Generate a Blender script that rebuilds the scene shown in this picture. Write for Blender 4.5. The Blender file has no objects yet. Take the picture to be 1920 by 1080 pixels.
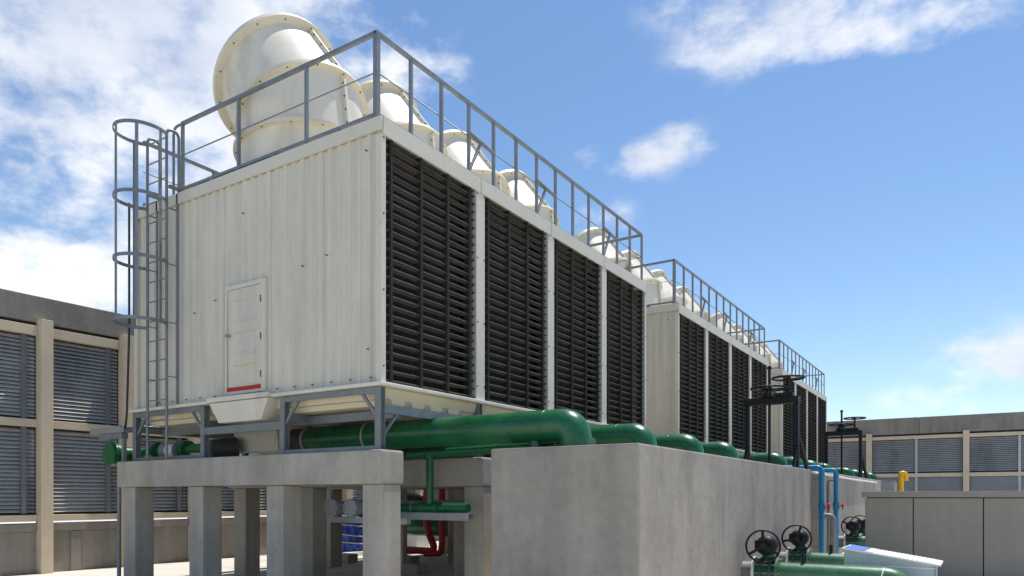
import bpy, math, random
from mathutils import Vector, Matrix
random.seed(7)
R = math.radians
scene = bpy.context.scene
col = scene.collection

# ------------------------------------------------------------------ camera
cam_d = bpy.data.cameras.new('camera')
cam = bpy.data.objects.new('camera', cam_d)
col.objects.link(cam)
cam.location = (0, 0, 1.6)
cam.rotation_euler = (R(90), 0, R(32.938))
cam_d.sensor_width = 36
cam_d.lens = 36 * 1366 / 1920
cam_d.shift_y = 391 / 1920
cam_d.clip_end = 3000
scene.camera = cam
scene.render.resolution_x = 1024
scene.render.resolution_y = 576

# ------------------------------------------------------------------ sky and sun
SUN_EL = 70.0
sx, sy = 0.20, 0.98                 # compass direction towards the sun
_n = math.hypot(sx, sy); sx /= _n; sy /= _n
w = bpy.data.worlds.new('World'); scene.world = w; w.use_nodes = True
nt = w.node_tree; nt.nodes.clear()
out = nt.nodes.new('ShaderNodeOutputWorld')
bg = nt.nodes.new('ShaderNodeBackground'); bg.inputs['Strength'].default_value = 0.124
sky = nt.nodes.new('ShaderNodeTexSky'); sky.sky_type = 'NISHITA'; sky.sun_disc = False
sky.sun_elevation = R(SUN_EL); sky.sun_rotation = math.atan2(sx, sy)
sky.altitude = 50; sky.air_density = 1.0; sky.dust_density = 0.2; sky.ozone_density = 1.6
tc = nt.nodes.new('ShaderNodeTexCoord')
def wmath(op, a, b=None, clamp=False):
    n = nt.nodes.new('ShaderNodeMath'); n.operation = op; n.use_clamp = clamp
    for i, v in enumerate((a, b)):
        if v is None: continue
        if isinstance(v, (int, float)): n.inputs[i].default_value = v
        else: nt.links.new(v, n.inputs[i])
    return n.outputs[0]
def wnoise(scale, loc, detail, rough, sc=6.0):
    m = nt.nodes.new('ShaderNodeMapping'); m.inputs['Scale'].default_value = scale
    m.inputs['Location'].default_value = loc
    nt.links.new(tc.outputs['Generated'], m.inputs['Vector'])
    n = nt.nodes.new('ShaderNodeTexNoise'); n.inputs['Scale'].default_value = sc
    n.inputs['Detail'].default_value = detail; n.inputs['Roughness'].default_value = rough
    nt.links.new(m.outputs[0], n.inputs['Vector'])
    return n.outputs['Fac']
# cumulus banks: (direction, horizontal size, vertical size, strength)
def ddir(px, py):
    l = (px - 960) / 1366; t = R(32.938)
    v = Vector((-math.sin(t) + math.cos(t) * l, math.cos(t) + math.sin(t) * l, (931 - py) / 1366))
    return v.normalized()
banks = [(ddir(230, 130), .46, .22, .67), (ddir(40, 170), .34, .26, .6), (ddir(600, 90), .22, .13, .56), (ddir(775, 150), .10, .07, .62),
         (ddir(90, 520), .12, .08, .85), (ddir(-40, 550), .16, .10, .6), (ddir(1200, 298), .075, .028, .46), (ddir(1290, 268), .06, .03, .44), (ddir(1115, 285), .035, .025, .42), (ddir(1135, 415), .07, .035, .38),
         (ddir(1620, 25), .24, .06, .62), (ddir(1430, 5), .16, .06, .5), (ddir(1800, 0), .15, .05, .55), (ddir(1340, 90), .09, .04, .34), (ddir(1900, 675), .10, .05, .55),
         (ddir(1790, 745), .11, .03, .42), (ddir(80, 430), .10, .04, .28),
         (Vector((.8, .45, .35)).normalized(), .35, .16, .55), (Vector((.5, -.75, .45)).normalized(), .4, .18, .55),
         (Vector((-.95, -.2, .3)).normalized(), .35, .17, .55), (Vector((-.3, -.8, .4)).normalized(), .35, .17, .5)]
tot = None
for c, a, b, k in banks:
    m = nt.nodes.new('ShaderNodeMapping')
    m.inputs['Scale'].default_value = (1 / a, 1 / a, 1 / b)
    m.inputs['Location'].default_value = (-c.x / a, -c.y / a, -c.z / b)
    nt.links.new(tc.outputs['Generated'], m.inputs['Vector'])
    ln = nt.nodes.new('ShaderNodeVectorMath'); ln.operation = 'LENGTH'; nt.links.new(m.outputs[0], ln.inputs[0])
    mr = nt.nodes.new('ShaderNodeMapRange'); mr.interpolation_type = 'SMOOTHSTEP'
    mr.inputs['From Min'].default_value = 1.25; mr.inputs['From Max'].default_value = .15
    mr.inputs['To Min'].default_value = 0; mr.inputs['To Max'].default_value = k
    nt.links.new(ln.outputs['Value'], mr.inputs['Value'])
    tot = mr.outputs[0] if tot is None else wmath('MAXIMUM', tot, mr.outputs[0])
n1 = wnoise((1, 1, 1.5), (3.1, 7.7, 1.3), 9, .56, 4.2)
n2 = wnoise((1, 1, 1.6), (9.3, 2.2, 5.1), 6, .55, 3.2)
n3 = wnoise((1, 1, 1.7), (1.9, 4.4, 8.8), 8, .6, 13.0)
dens = wmath('ADD', wmath('ADD', wmath('MULTIPLY', wmath('SUBTRACT', n1, .5), 1.5), wmath('MULTIPLY', wmath('MULTIPLY', wmath('SUBTRACT', n3, .5), 1.35), wmath('MULTIPLY', tot, 3.0, True))), tot)
mr = nt.nodes.new('ShaderNodeMapRange'); mr.interpolation_type = 'SMOOTHSTEP'
mr.inputs['From Min'].default_value = .22; mr.inputs['From Max'].default_value = .80
mr.inputs['To Max'].default_value = .96
nt.links.new(dens, mr.inputs['Value'])
# cloud shading put into the colour: a separate noise turns it grey-blue
cr = nt.nodes.new('ShaderNodeMix'); cr.data_type = 'RGBA'
cr.inputs['A'].default_value = (6.9, 7.0, 7.2, 1); cr.inputs['B'].default_value = (4.0, 4.5, 5.5, 1)
mr2 = nt.nodes.new('ShaderNodeMapRange'); mr2.inputs['From Min'].default_value = .42; mr2.inputs['From Max'].default_value = .66
nt.links.new(n2, mr2.inputs['Value']); nt.links.new(mr2.outputs[0], cr.inputs['Factor'])
mx = nt.nodes.new('ShaderNodeMix'); mx.data_type = 'RGBA'
hs = nt.nodes.new('ShaderNodeHueSaturation'); hs.inputs['Saturation'].default_value = 1.10
nt.links.new(sky.outputs[0], hs.inputs['Color'])
nt.links.new(mr.outputs[0], mx.inputs['Factor']); nt.links.new(hs.outputs[0], mx.inputs['A']); nt.links.new(cr.outputs['Result'], mx.inputs['B'])
nt.links.new(mx.outputs['Result'], bg.inputs['Color']); nt.links.new(bg.outputs[0], out.inputs[0])

sun_d = bpy.data.lights.new('sun', 'SUN'); sun_d.energy = 4.3; sun_d.angle = R(.53); sun_d.color = (1, .96, .89)
sun = bpy.data.objects.new('sun', sun_d); col.objects.link(sun)
sdir = Vector((sx * math.cos(R(SUN_EL)), sy * math.cos(R(SUN_EL)), math.sin(R(SUN_EL))))
sun.rotation_euler = sdir.to_track_quat('Z', 'Y').to_euler()
sun.location = (0, 0, 30)
scene.view_settings.view_transform = 'Standard'; scene.view_settings.look = 'None'
scene.view_settings.exposure = 0.35; scene.view_settings.gamma = 1
scene.view_settings.use_curve_mapping = False

# ------------------------------------------------------------------ materials
M = {}
def mat(name, colr, rough=.6, metal=0.0, var=.12, vscale=2.0, streak=0.0, sscale=6.0, bump=0.0, bscale=30.0,
        stain=None, stain_amt=0.0, stain_scale=1.2, stain_lo=.55, spec=.5, coat=0.0, rust=0.0):
    m = bpy.data.materials.new(name); m.use_nodes = True
    t = m.node_tree; b = t.nodes['Principled BSDF']
    b.inputs['Roughness'].default_value = rough; b.inputs['Metallic'].default_value = metal
    b.inputs['Specular IOR Level'].default_value = spec
    b.inputs['Coat Weight'].default_value = coat
    geo = t.nodes.new('ShaderNodeNewGeometry')
    def noise(scale, detail=5, vec=None, rg=.6):
        n = t.nodes.new('ShaderNodeTexNoise'); n.inputs['Scale'].default_value = scale
        n.inputs['Detail'].default_value = detail; n.inputs['Roughness'].default_value = rg
        t.links.new(vec or geo.outputs['Position'], n.inputs['Vector']); return n.outputs['Fac']
    def mp(v, a, b_, c, d):
        n = t.nodes.new('ShaderNodeMapRange'); n.inputs['From Min'].default_value = a; n.inputs['From Max'].default_value = b_
        n.inputs['To Min'].default_value = c; n.inputs['To Max'].default_value = d
        t.links.new(v, n.inputs['Value']); return n.outputs[0]
    def mul(a, b_):
        n = t.nodes.new('ShaderNodeMath'); n.operation = 'MULTIPLY'
        t.links.new(a, n.inputs[0]); t.links.new(b_, n.inputs[1]); return n.outputs[0]
    f = mp(noise(vscale), .3, .7, 1 - var, 1 + var)
    f = mul(f, mp(noise(vscale * 9, 3), .3, .7, 1 - var * .5, 1 + var * .5))
    if streak:
        mpn = t.nodes.new('ShaderNodeMapping'); mpn.inputs['Scale'].default_value = (sscale, sscale, sscale * .06)
        t.links.new(geo.outputs['Position'], mpn.inputs['Vector'])
        f = mul(f, mp(noise(1.0, 5, mpn.outputs[0]), .32, .68, 1 - streak, 1 + streak * .6))
    rgb = t.nodes.new('ShaderNodeVectorMath'); rgb.operation = 'SCALE'
    rgb.inputs[0].default_value = colr[:3]; t.links.new(f, rgb.inputs['Scale'])
    cout = rgb.outputs[0]
    if stain:
        mpn = t.nodes.new('ShaderNodeMapping'); mpn.inputs['Scale'].default_value = (stain_scale, stain_scale, stain_scale * .35)
        mpn.inputs['Location'].default_value = (3.3, 1.7, .4)
        t.links.new(geo.outputs['Position'], mpn.inputs['Vector'])
        fac = mp(noise(1.0, 7, mpn.outputs[0], .65), stain_lo, stain_lo + .16, 0, stain_amt)
        mxn = t.nodes.new('ShaderNodeMix'); mxn.data_type = 'RGBA'
        t.links.new(fac, mxn.inputs['Factor']); t.links.new(cout, mxn.inputs['A']); mxn.inputs['B'].default_value = (*stain, 1)
        cout = mxn.outputs['Result']
    if rust:
        mpn = t.nodes.new('ShaderNodeMapping'); mpn.inputs['Scale'].default_value = (2.6, 2.6, .9)
        t.links.new(geo.outputs['Position'], mpn.inputs['Vector'])
        fac = mp(noise(1.0, 8, mpn.outputs[0], .7), .63, .74, 0, rust)
        mxn = t.nodes.new('ShaderNodeMix'); mxn.data_type = 'RGBA'
        t.links.new(fac, mxn.inputs['Factor']); t.links.new(cout, mxn.inputs['A']); mxn.inputs['B'].default_value = (.22, .115, .065, 1)
        cout = mxn.outputs['Result']
        pit = mp(noise(60, 2), .70, .76, 1, .62)
        sc = t.nodes.new('ShaderNodeVectorMath'); sc.operation = 'SCALE'
        t.links.new(cout, sc.inputs[0]); t.links.new(pit, sc.inputs['Scale']); cout = sc.outputs[0]
    t.links.new(cout, b.inputs['Base Color'])
    rf = mp(noise(vscale * 3), .3, .7, max(.04, rough - .08), min(1, rough + .08)); t.links.new(rf, b.inputs['Roughness'])
    if bump:
        bn = t.nodes.new('ShaderNodeBump'); bn.inputs['Strength'].default_value = bump; bn.inputs['Distance'].default_value = .02
        t.links.new(noise(bscale, 6), bn.inputs['Height']); t.links.new(bn.outputs[0], b.inputs['Normal'])
    M[name] = m
    return m
mat('flange_cream', (.67, .61, .485), .45, var=.06, vscale=2, stain=(.40, .33, .22), stain_amt=.3, stain_lo=.58)
mat('fibreglass', (.68, .63, .525), .42, var=.05, vscale=1.3, stain=(.40, .34, .265), stain_amt=.5, stain_scale=1.7, stain_lo=.53, bump=.05, bscale=8)
mat('fibreglass_warm', (.65, .56, .39), .45, var=.06, vscale=1.5, stain=(.40, .33, .22), stain_amt=.3, stain_lo=.58)
mat('sheet_cream', (.605, .558, .462), .5, var=.05, vscale=.7, streak=.11, sscale=7, stain=(.45, .40, .31), stain_amt=.30, stain_scale=2.2, stain_lo=.58)
mat('trim_cream', (.61, .565, .465), .5, var=.05, vscale=1.0, stain=(.40, .35, .28), stain_amt=.3, stain_scale=2.5, stain_lo=.6)
mat('galvanised', (.20, .215, .225), .5, metal=.3, var=.14, vscale=5, stain=(.20, .17, .14), stain_amt=.3, stain_scale=6, stain_lo=.6)
mat('galvanised_pale', (.31, .32, .32), .45, metal=.4, var=.12, vscale=5)
mat('louvre_dark', (.066, .062, .053), .75, spec=.2, var=.18, vscale=2.5, stain=(.10, .095, .085), stain_amt=.5, stain_scale=3, stain_lo=.52)
mat('louvre_mullion', (.034, .032, .028), .75, spec=.15, var=.15, vscale=2.5)
mat('fill_shade', (.012, .011, .010), .9, var=.2)  # near-black fill colour carries the shade of the tower interior
mat('fill_brown', (.10, .045, .022), .9, var=.3)
mat('concrete_beam', (.40, .36, .30), .9, var=.12, vscale=1.4, streak=.12, sscale=5, bump=.35, bscale=45,
    stain=(.22, .19, .155), stain_amt=.45, stain_scale=1.4, stain_lo=.54, rust=.45)
mat('concrete_tank', (.335, .295, .25), .88, var=.16, vscale=.8, streak=.12, sscale=2.6, bump=.3, bscale=30,
    stain=(.20, .172, .14), stain_amt=.6, stain_scale=1.5, stain_lo=.52, rust=.2)
mat('concrete_wall', (.26, .232, .20), .9, var=.13, vscale=.8, streak=.18, sscale=3, bump=.3, bscale=30,
    stain=(.13, .12, .115), stain_amt=.5, stain_scale=1.0, stain_lo=.54)
mat('deck', (.58, .545, .48), .9, var=.10, vscale=.35, bump=.25, bscale=25, stain=(.34, .32, .29), stain_amt=.6, stain_scale=.7, stain_lo=.5)
mat('green_paint', (.008, .100, .034), .31, var=.22, vscale=3, bump=.16, bscale=11, stain=(.025, .13, .055), stain_amt=.5, stain_scale=3, stain_lo=.52)
mat('green_faded', (.045, .145, .068), .38, var=.14, vscale=3, bump=.15, bscale=16, stain=(.09, .19, .11), stain_amt=.6, stain_scale=3.5, stain_lo=.5)
mat('green_dark', (.012, .085, .038), .35, var=.2, vscale=5)
mat('black_paint', (.009, .009, .009), .5, spec=.3, var=.2, vscale=8, stain=(.03, .026, .022), stain_amt=.4, stain_scale=8)
mat('blue_pvc', (.003, .20, .40), .4, var=.1, vscale=4, stain=(.03, .15, .27), stain_amt=.5, stain_scale=4)
mat('red_paint', (.42, .012, .012), .42, var=.12, vscale=4)
mat('grey_pipe', (.20, .20, .195), .5, var=.12, vscale=4)
mat('grey_flange', (.28, .29, .295), .5, metal=.2, var=.08, vscale=5)
mat('rubber', (.035, .033, .031), .6, var=.2, vscale=6)
mat('cabinet_grey', (.27, .245, .205), .6, var=.06, vscale=.8, stain=(.20, .18, .15), stain_amt=.4, stain_scale=.8, streak=.05)
mat('seam_dark', (.02, .02, .02), .8, var=.1)
mat('beige_steel', (.62, .51, .37), .55, var=.07, vscale=1.2, stain=(.42, .34, .25), stain_amt=.4, stain_scale=1.5)
mat('slat_grey', (.50, .495, .475), .55, metal=.2, var=.12, vscale=1.0, stain=(.15, .155, .16), stain_amt=.5, stain_scale=1.1, stain_lo=.5)
mat('shade_dark', (.06, .06, .062), .8, var=.2)  # dark colour standing in for shade in slat gaps and parapet recess
mat('panel_grey', (.19, .205, .22), .45, metal=.2, var=.08)
mat('white_sheet', (.78, .77, .74), .45, var=.04, vscale=2, stain=(.6, .56, .48), stain_amt=.3)
mat('blue_sheet', (.075, .16, .50), .5, var=.08, vscale=5)
mat('duct_grey', (.44, .49, .52), .5, metal=.15, var=.08, vscale=2, stain=(.42, .39, .28), stain_amt=.4, stain_scale=3)
mat('tarp_blue', (.03, .08, .42), .25, var=.5, vscale=9, bump=.6, bscale=16)
mat('rope', (.55, .47, .33), .8)
mat('yellow_paint', (.80, .42, .012), .4, var=.06)
mat('door_mark', (.68, .50, .28), .6, var=.1)
mat('bolt_dark', (.07, .055, .045), .6, var=.3)
mat('white_valve', (.68, .68, .66), .5)
mat('cable_black', (.02, .02, .022), .5)

# ------------------------------------------------------------------ mesh helpers
class MB:
    def __init__(s): s.v = []; s.f = []; s.sm = []
    def add(s, vs, fs, smooth=False):
        o = len(s.v); s.v += [tuple(p) for p in vs]
        for q in fs: s.f.append(tuple(i + o for i in q)); s.sm.append(smooth)
        return s
    def box(s, x0, x1, y0, y1, z0, z1):
        s.add([(x0, y0, z0), (x1, y0, z0), (x1, y1, z0), (x0, y1, z0), (x0, y0, z1), (x1, y0, z1), (x1, y1, z1), (x0, y1, z1)],
              [(0, 3, 2, 1), (4, 5, 6, 7), (0, 1, 5, 4), (1, 2, 6, 5), (2, 3, 7, 6), (3, 0, 4, 7)]); return s
    def bar(s, p, q, a, b, up=(0, 0, 1)):
        """rectangular bar p->q, a wide (sideways), b high"""
        p, q = Vector(p), Vector(q); d = (q - p).normalized(); u = Vector(up)
        if abs(d.dot(u)) > .98: u = Vector((0, 1, 0))
        r = d.cross(u).normalized() * a / 2; u = r.cross(d).normalized() * b / 2
        vs = [p - r - u, p + r - u, p + r + u, p - r + u, q - r - u, q + r - u, q + r + u, q - r + u]
        s.add(vs, [(0, 1, 2, 3), (7, 6, 5, 4), (0, 4, 5, 1), (1, 5, 6, 2), (2, 6, 7, 3), (3, 7, 4, 0)]); return s
    def tube(s, pts, r, n=10, cap=True, closed=False):
        pts = [Vector(p) for p in pts]; N = len(pts); rs = r if isinstance(r, (list, tuple)) else [r] * N
        if closed: tang = [(pts[(i + 1) % N] - pts[i - 1]).normalized() for i in range(N)]
        else:
            tang = []
            for i in range(N):
                a = pts[i] - pts[i - 1] if i else None; b = pts[i + 1] - pts[i] if i < N - 1 else None
                tang.append(((a.normalized() if a else Vector()) + (b.normalized() if b else Vector())).normalized())
        t0 = tang[0]; u = t0.cross(Vector((0, 0, 1)))
        if u.length < .05: u = t0.cross(Vector((0, 1, 0)))
        u.normalize(); vs = []
        for i in range(N):
            if i:
                ax = tang[i - 1].cross(tang[i])
                if ax.length > 1e-6: u = Matrix.Rotation(tang[i - 1].angle(tang[i]), 3, ax.normalized()) @ u
            vv = tang[i].cross(u)
            for k in range(n):
                a = 2 * math.pi * k / n; vs.append(pts[i] + (u * math.cos(a) + vv * math.sin(a)) * rs[i])
        fs = []
        for i in range(N if closed else N - 1):
            j = (i + 1) % N
            for k in range(n): fs.append((i * n + k, i * n + (k + 1) % n, j * n + (k + 1) % n, j * n + k))
        s.add(vs, fs, True)
        if cap and not closed:
            s.add(vs[:n][::-1], [tuple(range(n))]); s.add(vs[-n:], [tuple(range(n))])
        return s
    def cyl(s, p, q, r, n=20): return s.tube([p, q], r, n)
    def ring(s, c, axis, R0, r, n=24, m=6, sq=False):
        """torus round axis"""
        c = Vector(c); ax = Vector(axis).normalized(); u = ax.orthogonal().normalized(); v = ax.cross(u)
        return s.tube([c + (u * math.cos(2 * math.pi * k / n) + v * math.sin(2 * math.pi * k / n)) * R0 for k in range(n)], r, m, closed=True)
    def prism(s, prof, y0, y1, axis='y'):
        """2-D profile extruded along an axis; prof points are (a, b)"""
        n = len(prof)
        def P(a, b, t): return {'y': (a, t, b), 'x': (t, a, b), 'z': (a, b, t)}[axis]
        vs = [P(a, b, y0) for a, b in prof] + [P(a, b, y1) for a, b in prof]
        s.add(vs, [tuple(range(n)), tuple(range(2 * n - 1, n - 1, -1))] + [(i, i + n, (i + 1) % n + n, (i + 1) % n) for i in range(n)]); return s
    def build(s, name, m, parent=None, bevel=0.0, loc=None, shade=None):
        me = bpy.data.meshes.new(name); me.from_pydata(s.v, [], s.f); me.update()
        import bmesh
        bm = bmesh.new(); bm.from_mesh(me)
        sm = list(s.sm)
        bm.faces.ensure_lookup_table()
        for i, f in enumerate(bm.faces): f.smooth = sm[i]
        bmesh.ops.recalc_face_normals(bm, faces=bm.faces)
        if bevel:
            bmesh.ops.remove_doubles(bm, verts=bm.verts, dist=1e-5)
            es = [e for e in bm.edges if len(e.link_faces) == 2 and e.calc_face_angle(0) > .6]
            bmesh.ops.bevel(bm, geom=es, offset=bevel, segments=2, profile=.6, affect='EDGES', clamp_overlap=True)
        bm.to_mesh(me); bm.free()
        me.materials.append(M[m] if isinstance(m, str) else m)
        return link(name, me, parent, loc)
def link(name, me, parent=None, loc=None):
    o = bpy.data.objects.new(name, me); col.objects.link(o)
    if parent: o.parent = parent
    if loc: o.location = loc
    return o
def tag(o, label, cat, group=None, kind=None):
    if label: o['label'] = label
    if cat: o['category'] = cat
    if group: o['group'] = group
    if kind: o['kind'] = kind
    return o
def empty(name, loc, label, cat, group=None):
    o = bpy.data.objects.new(name, None); col.objects.link(o); o.location = loc; o.empty_display_size = .2
    return tag(o, label, cat, group)
def round_path(pts, rad, n=6):
    pts = [Vector(p) for p in pts]; outp = [pts[0]]
    for i in range(1, len(pts) - 1):
        p, a, b = pts[i], (pts[i - 1] - pts[i]), (pts[i + 1] - pts[i]); ra = min(rad, a.length * .49, b.length * .49)
        A, B = p + a.normalized() * ra, p + b.normalized() * ra
        for k in range(n + 1):
            t = k / n
            outp.append(A.lerp(p, t).lerp(p.lerp(B, t), t))
    outp.append(pts[-1]); return outp
ORD = ['first', 'second', 'third', 'fourth', 'fifth', 'sixth', 'seventh', 'eighth', 'ninth', 'tenth', 'eleventh', 'twelfth']

# ------------------------------------------------------------------ ground
def grid_plane(name, x0, x1, y0, y1, z, m):
    b = MB(); b.add([(x0, y0, z), (x1, y0, z), (x1, y1, z), (x0, y1, z)], [(0, 1, 2, 3)]); return b.build(name, m)
g = grid_plane('roof_deck', -700, 700, -300, 1200, 0, 'deck'); g['kind'] = 'structure'; g['label'] = 'pale concrete roof deck under the towers and walls'

# ------------------------------------------------------------------ louvred screen walls
def slat_mesh(name, length, along, m, w_=.085, tilt=.95, th=.012):
    """a blade centred on its own origin, outer edge low"""
    b = MB(); c, s_ = math.cos(tilt) * w_ / 2, math.sin(tilt) * w_ / 2
    pr = [(-c, s_), (-c * .2, s_ * .45), (c, -s_ + .004), (c, -s_ - th * .4), (-c * .25, s_ * .45 - th), (-c, s_ - th)]
    if along == 'y': b.prism(pr, -length / 2, length / 2, 'y')
    else: b.prism([(-a, z) for a, z in pr], -length / 2, length / 2, 'x')
    ob = b.build(name, m); me = ob.data; bpy.data.objects.remove(ob); return me

XW = -16.5
def left_wall():
    t = empty('louvred_screen_wall', (XW, 0, 0), 'long grey louvred wall with beige posts on the left behind the nearest tower', 'wall')
    y0, y1 = -.2, 43.4
    b = MB(); b.box(-.55, .02, y0, y1, 5.21, 5.76); b.build('parapet_beam', 'concrete_wall', t, .015)
    b = MB(); b.box(-.5, -.16, y0, y1, 4.9, 5.208); b.build('recess_shade', 'shade_dark', t)  # dark strip paints the shade in the recess under the parapet
    b = MB(); b.box(-.3, -.16, y0, y1, 1.08, 4.9); b.build('gap_shade_sheet', 'shade_dark', t)  # added dark sheet paints the shade between slats; the wall is open behind
    b = MB(); b.box(-.4, -.02, y0, y1, 0, .87); b.build('base_wall', 'concrete_wall', t, .01)
    b = MB(); b.box(-.4, .03, y0, y1, .873, 1.04); b.build('coping', 'concrete_wall', t, .01)
    posts = [7.45 + 1.72 * k for k in range(-4, 21)]
    pm = MB().box(-.12, .12, -.12, .12, 0, 5.27)
    po = pm.build('post', 'beige_steel', t, .012); po.location = (.06, posts[0], 0)
    for y in posts[1:]: link('post', po.data, t, (.06, y, 0))
    for nm, za, zb in (('top_rail', 4.94, 5.14), ('middle_rail', 3.04, 3.2), ('bottom_rail', 1.09, 1.22)):
        L = 1.72 - .246
        rm = MB().box(-.1, .03, -L / 2, L / 2, za, zb).build(nm, 'beige_steel', t, .008); rm.location = (0, posts[0] + .86, 0)
        for y in posts[1:-1]: link(nm, rm.data, t, (0, y + .86, 0))
    sl = slat_mesh('slat', 1.46, 'y', 'slat_grey', .100, .86, .010)
    mm = MB().box(-.05, .0, -.045, .045, 1.25, 4.92).build('mullion', 'panel_grey', t); mm.location = (0, posts[0] + 1.36, 0)
    for y in posts[1:-1]: link('mullion', mm.data, t, (0, y + 1.36, 0))
    rest = MB(); n = 0
    order = sorted(posts[:-1], key=lambda y: abs(y - 9.0))
    for y in order:
        for za, zb in ((1.27, 3.0), (3.25, 4.92)):
            for k in range(21):
                z = za + (zb - za) * (k + .5) / 21
                yy = y + .86
                if n < 294:
                    o = link('slat', sl, t, (-.09, yy, z)); o.rotation_euler = (0, random.uniform(-.05, .05), 0); n += 1
                else:
                    rest.add([(v.co.x - .09, v.co.y + yy, v.co.z + z) for v in sl.vertices], [tuple(p.vertices) for p in sl.polygons])
    o = rest.build('slat_rows', 'slat_grey', t); o['kind'] = 'stuff'
    # water outlet marks on base wall: shallow pilasters
    for y in posts[:14:2]: MB().box(-.02, .015, y + .55, y + .75, .02, .86).build('pilaster', 'concrete_wall', t)
left_wall()

def back_wall():
    YB = 43.6
    t = empty('louvred_screen_wall', (0, YB, 0), 'far grey louvred wall with beige posts closing the roof behind the cabinet', 'wall')
    x0, x1 = -16.45, 24
    joints = [x0, -9.8, -2.85, 4.1, 11.0, 17.6, x1]
    for a, b_ in zip(joints[:-1], joints[1:]):
        MB().box(a + .012, b_ - .012, -.02, .55, 4.90, 5.76).build('parapet_panel', 'concrete_wall', t, .015)
    MB().box(x0, x1, .16, .5, 4.6, 4.897).build('recess_shade', 'shade_dark', t)  # shaded recess below the panels, painted as a dark strip
    MB().box(x0, x1, .16, .3, 1.0, 4.6).build('gap_shade_sheet', 'shade_dark', t)  # added sheet, dark so the slat gaps look shaded
    MB().box(x0, x1, .0, .4, 0, .998).build('base_wall', 'concrete_wall', t, .01)
    px = [-.755 + 4.45 * k for k in range(-3, 6)]
    po = MB().box(-.14, .14, -.14, .1, 0, 4.97).build('post', 'beige_steel', t, .012); po.location = (px[0], -.05, 0)
    for x in px[1:]: link('post', po.data, t, (x, -.05, 0))
    L = 4.45 - .286
    for nm, za, zb in (('top_rail', 4.62, 4.80), ('middle_rail', 2.62, 2.82), ('bottom_rail', 1.0, 1.15)):
        rm = MB().box(-L / 2, L / 2, -.04, .1, za, zb).build(nm, 'beige_steel', t, .008); rm.location = (px[0] + 2.225, 0, 0)
        for x in px[1:-1]: link(nm, rm.data, t, (x + 2.225, 0, 0))
    sl = slat_mesh('slat', 2.0, 'x', 'slat_grey', .095, .80, .010)
    mm = MB().box(-.055, .055, -.0, .06, 1.16, 4.61).build('mullion', 'slat_grey', t); mm.location = (px[0] + 2.225, 0, 0)
    for x in px[1:-1]: link('mullion', mm.data, t, (x + 2.225, 0, 0))
    for i, x in enumerate(px[:-1]):
        for h in (1.17, 3.28):
            for k in range(18):
                z = 2.9 + 1.69 * (k + .5) / 18
                if 1 <= i <= 6: link('slat', sl, t, (x + h, .09, z))
        # lower field: grey sheet panels
        for h in (1.17, 3.28):
            MB().box(-1.0, 1.0, .05, .09, 1.18, 2.6).build('sheet_panel', 'panel_grey', t, 0, (x + h, 0, 0))
back_wall()

# ------------------------------------------------------------------ concrete pedestals
def pedestal(X0, y, label):
    t = empty('concrete_pedestal', (X0, y, 0), label, 'pedestal', 'concrete pedestals carrying the cooling towers')
    MB().box(-6.11, .19, -.22, .23, 1.765, 2.216).build('beam', 'concrete_beam', t, .03)
    for x in (-5.99, -4.05, -2.14, -.19):
        MB().box(x, x + .37, -.17, .18, 0, 1.763).build('column', 'concrete_beam', t, .02)
TW = [(7.24, 9.04, 'nearest'), (18.5, 9.4, 'middle'), (30.3, 9.7, 'farthest')]
for Y0, L, nm in TW:
    for k in range(5):
        pedestal(-6.76, Y0 + (L) * k / 4 - .01 + (.0 if k < 4 else -.08),
                 f'{ORD[k]} concrete beam on columns from the front under the {nm} cooling tower')

# ------------------------------------------------------------------ cooling towers
ZB, ZT, WD = 3.135, 6.686, 5.90        # casing bottom, top, width
def corr_sheet(name, xa, xb, z0, z1, yo, t, sgn=-1):
    b = MB(); pitch = .19; vs = []; n = 0
    prof = [(0, 0), (.07, 0), (.086, .020), (.154, .020), (.17, 0)]
    xs = []
    x = xa
    while x < xb - 1e-4:
        for a, d in prof:
            if x + a < xb: xs.append((x + a, d))
        x += pitch
    xs.append((xb, 0))
    for x, d in xs: vs += [(x, yo + sgn * d, z0), (x, yo + sgn * d, z1)]
    n = len(xs)
    b.add(vs, [(2 * i, 2 * i + 2, 2 * i + 3, 2 * i + 1) for i in range(n - 1)])
    # thickness: a flat inner skin
    b.add([(xa, yo - sgn * .01, z0), (xb, yo - sgn * .01, z0), (xb, yo - sgn * .01, z1), (xa, yo - sgn * .01, z1)], [(0, 1, 2, 3)])
    return b.build(name, 'sheet_cream', t)

def circ(c, tilt, r, n):
    """ring of points; the ring plane is tipped so that its +x side is raised"""
    u = Vector((math.cos(tilt), 0, math.sin(tilt))); v = Vector((0, 1, 0))
    return [Vector(c) + u * (r * math.cos(2 * math.pi * k / n)) + v * (r * math.sin(2 * math.pi * k / n)) for k in range(n)]

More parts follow.
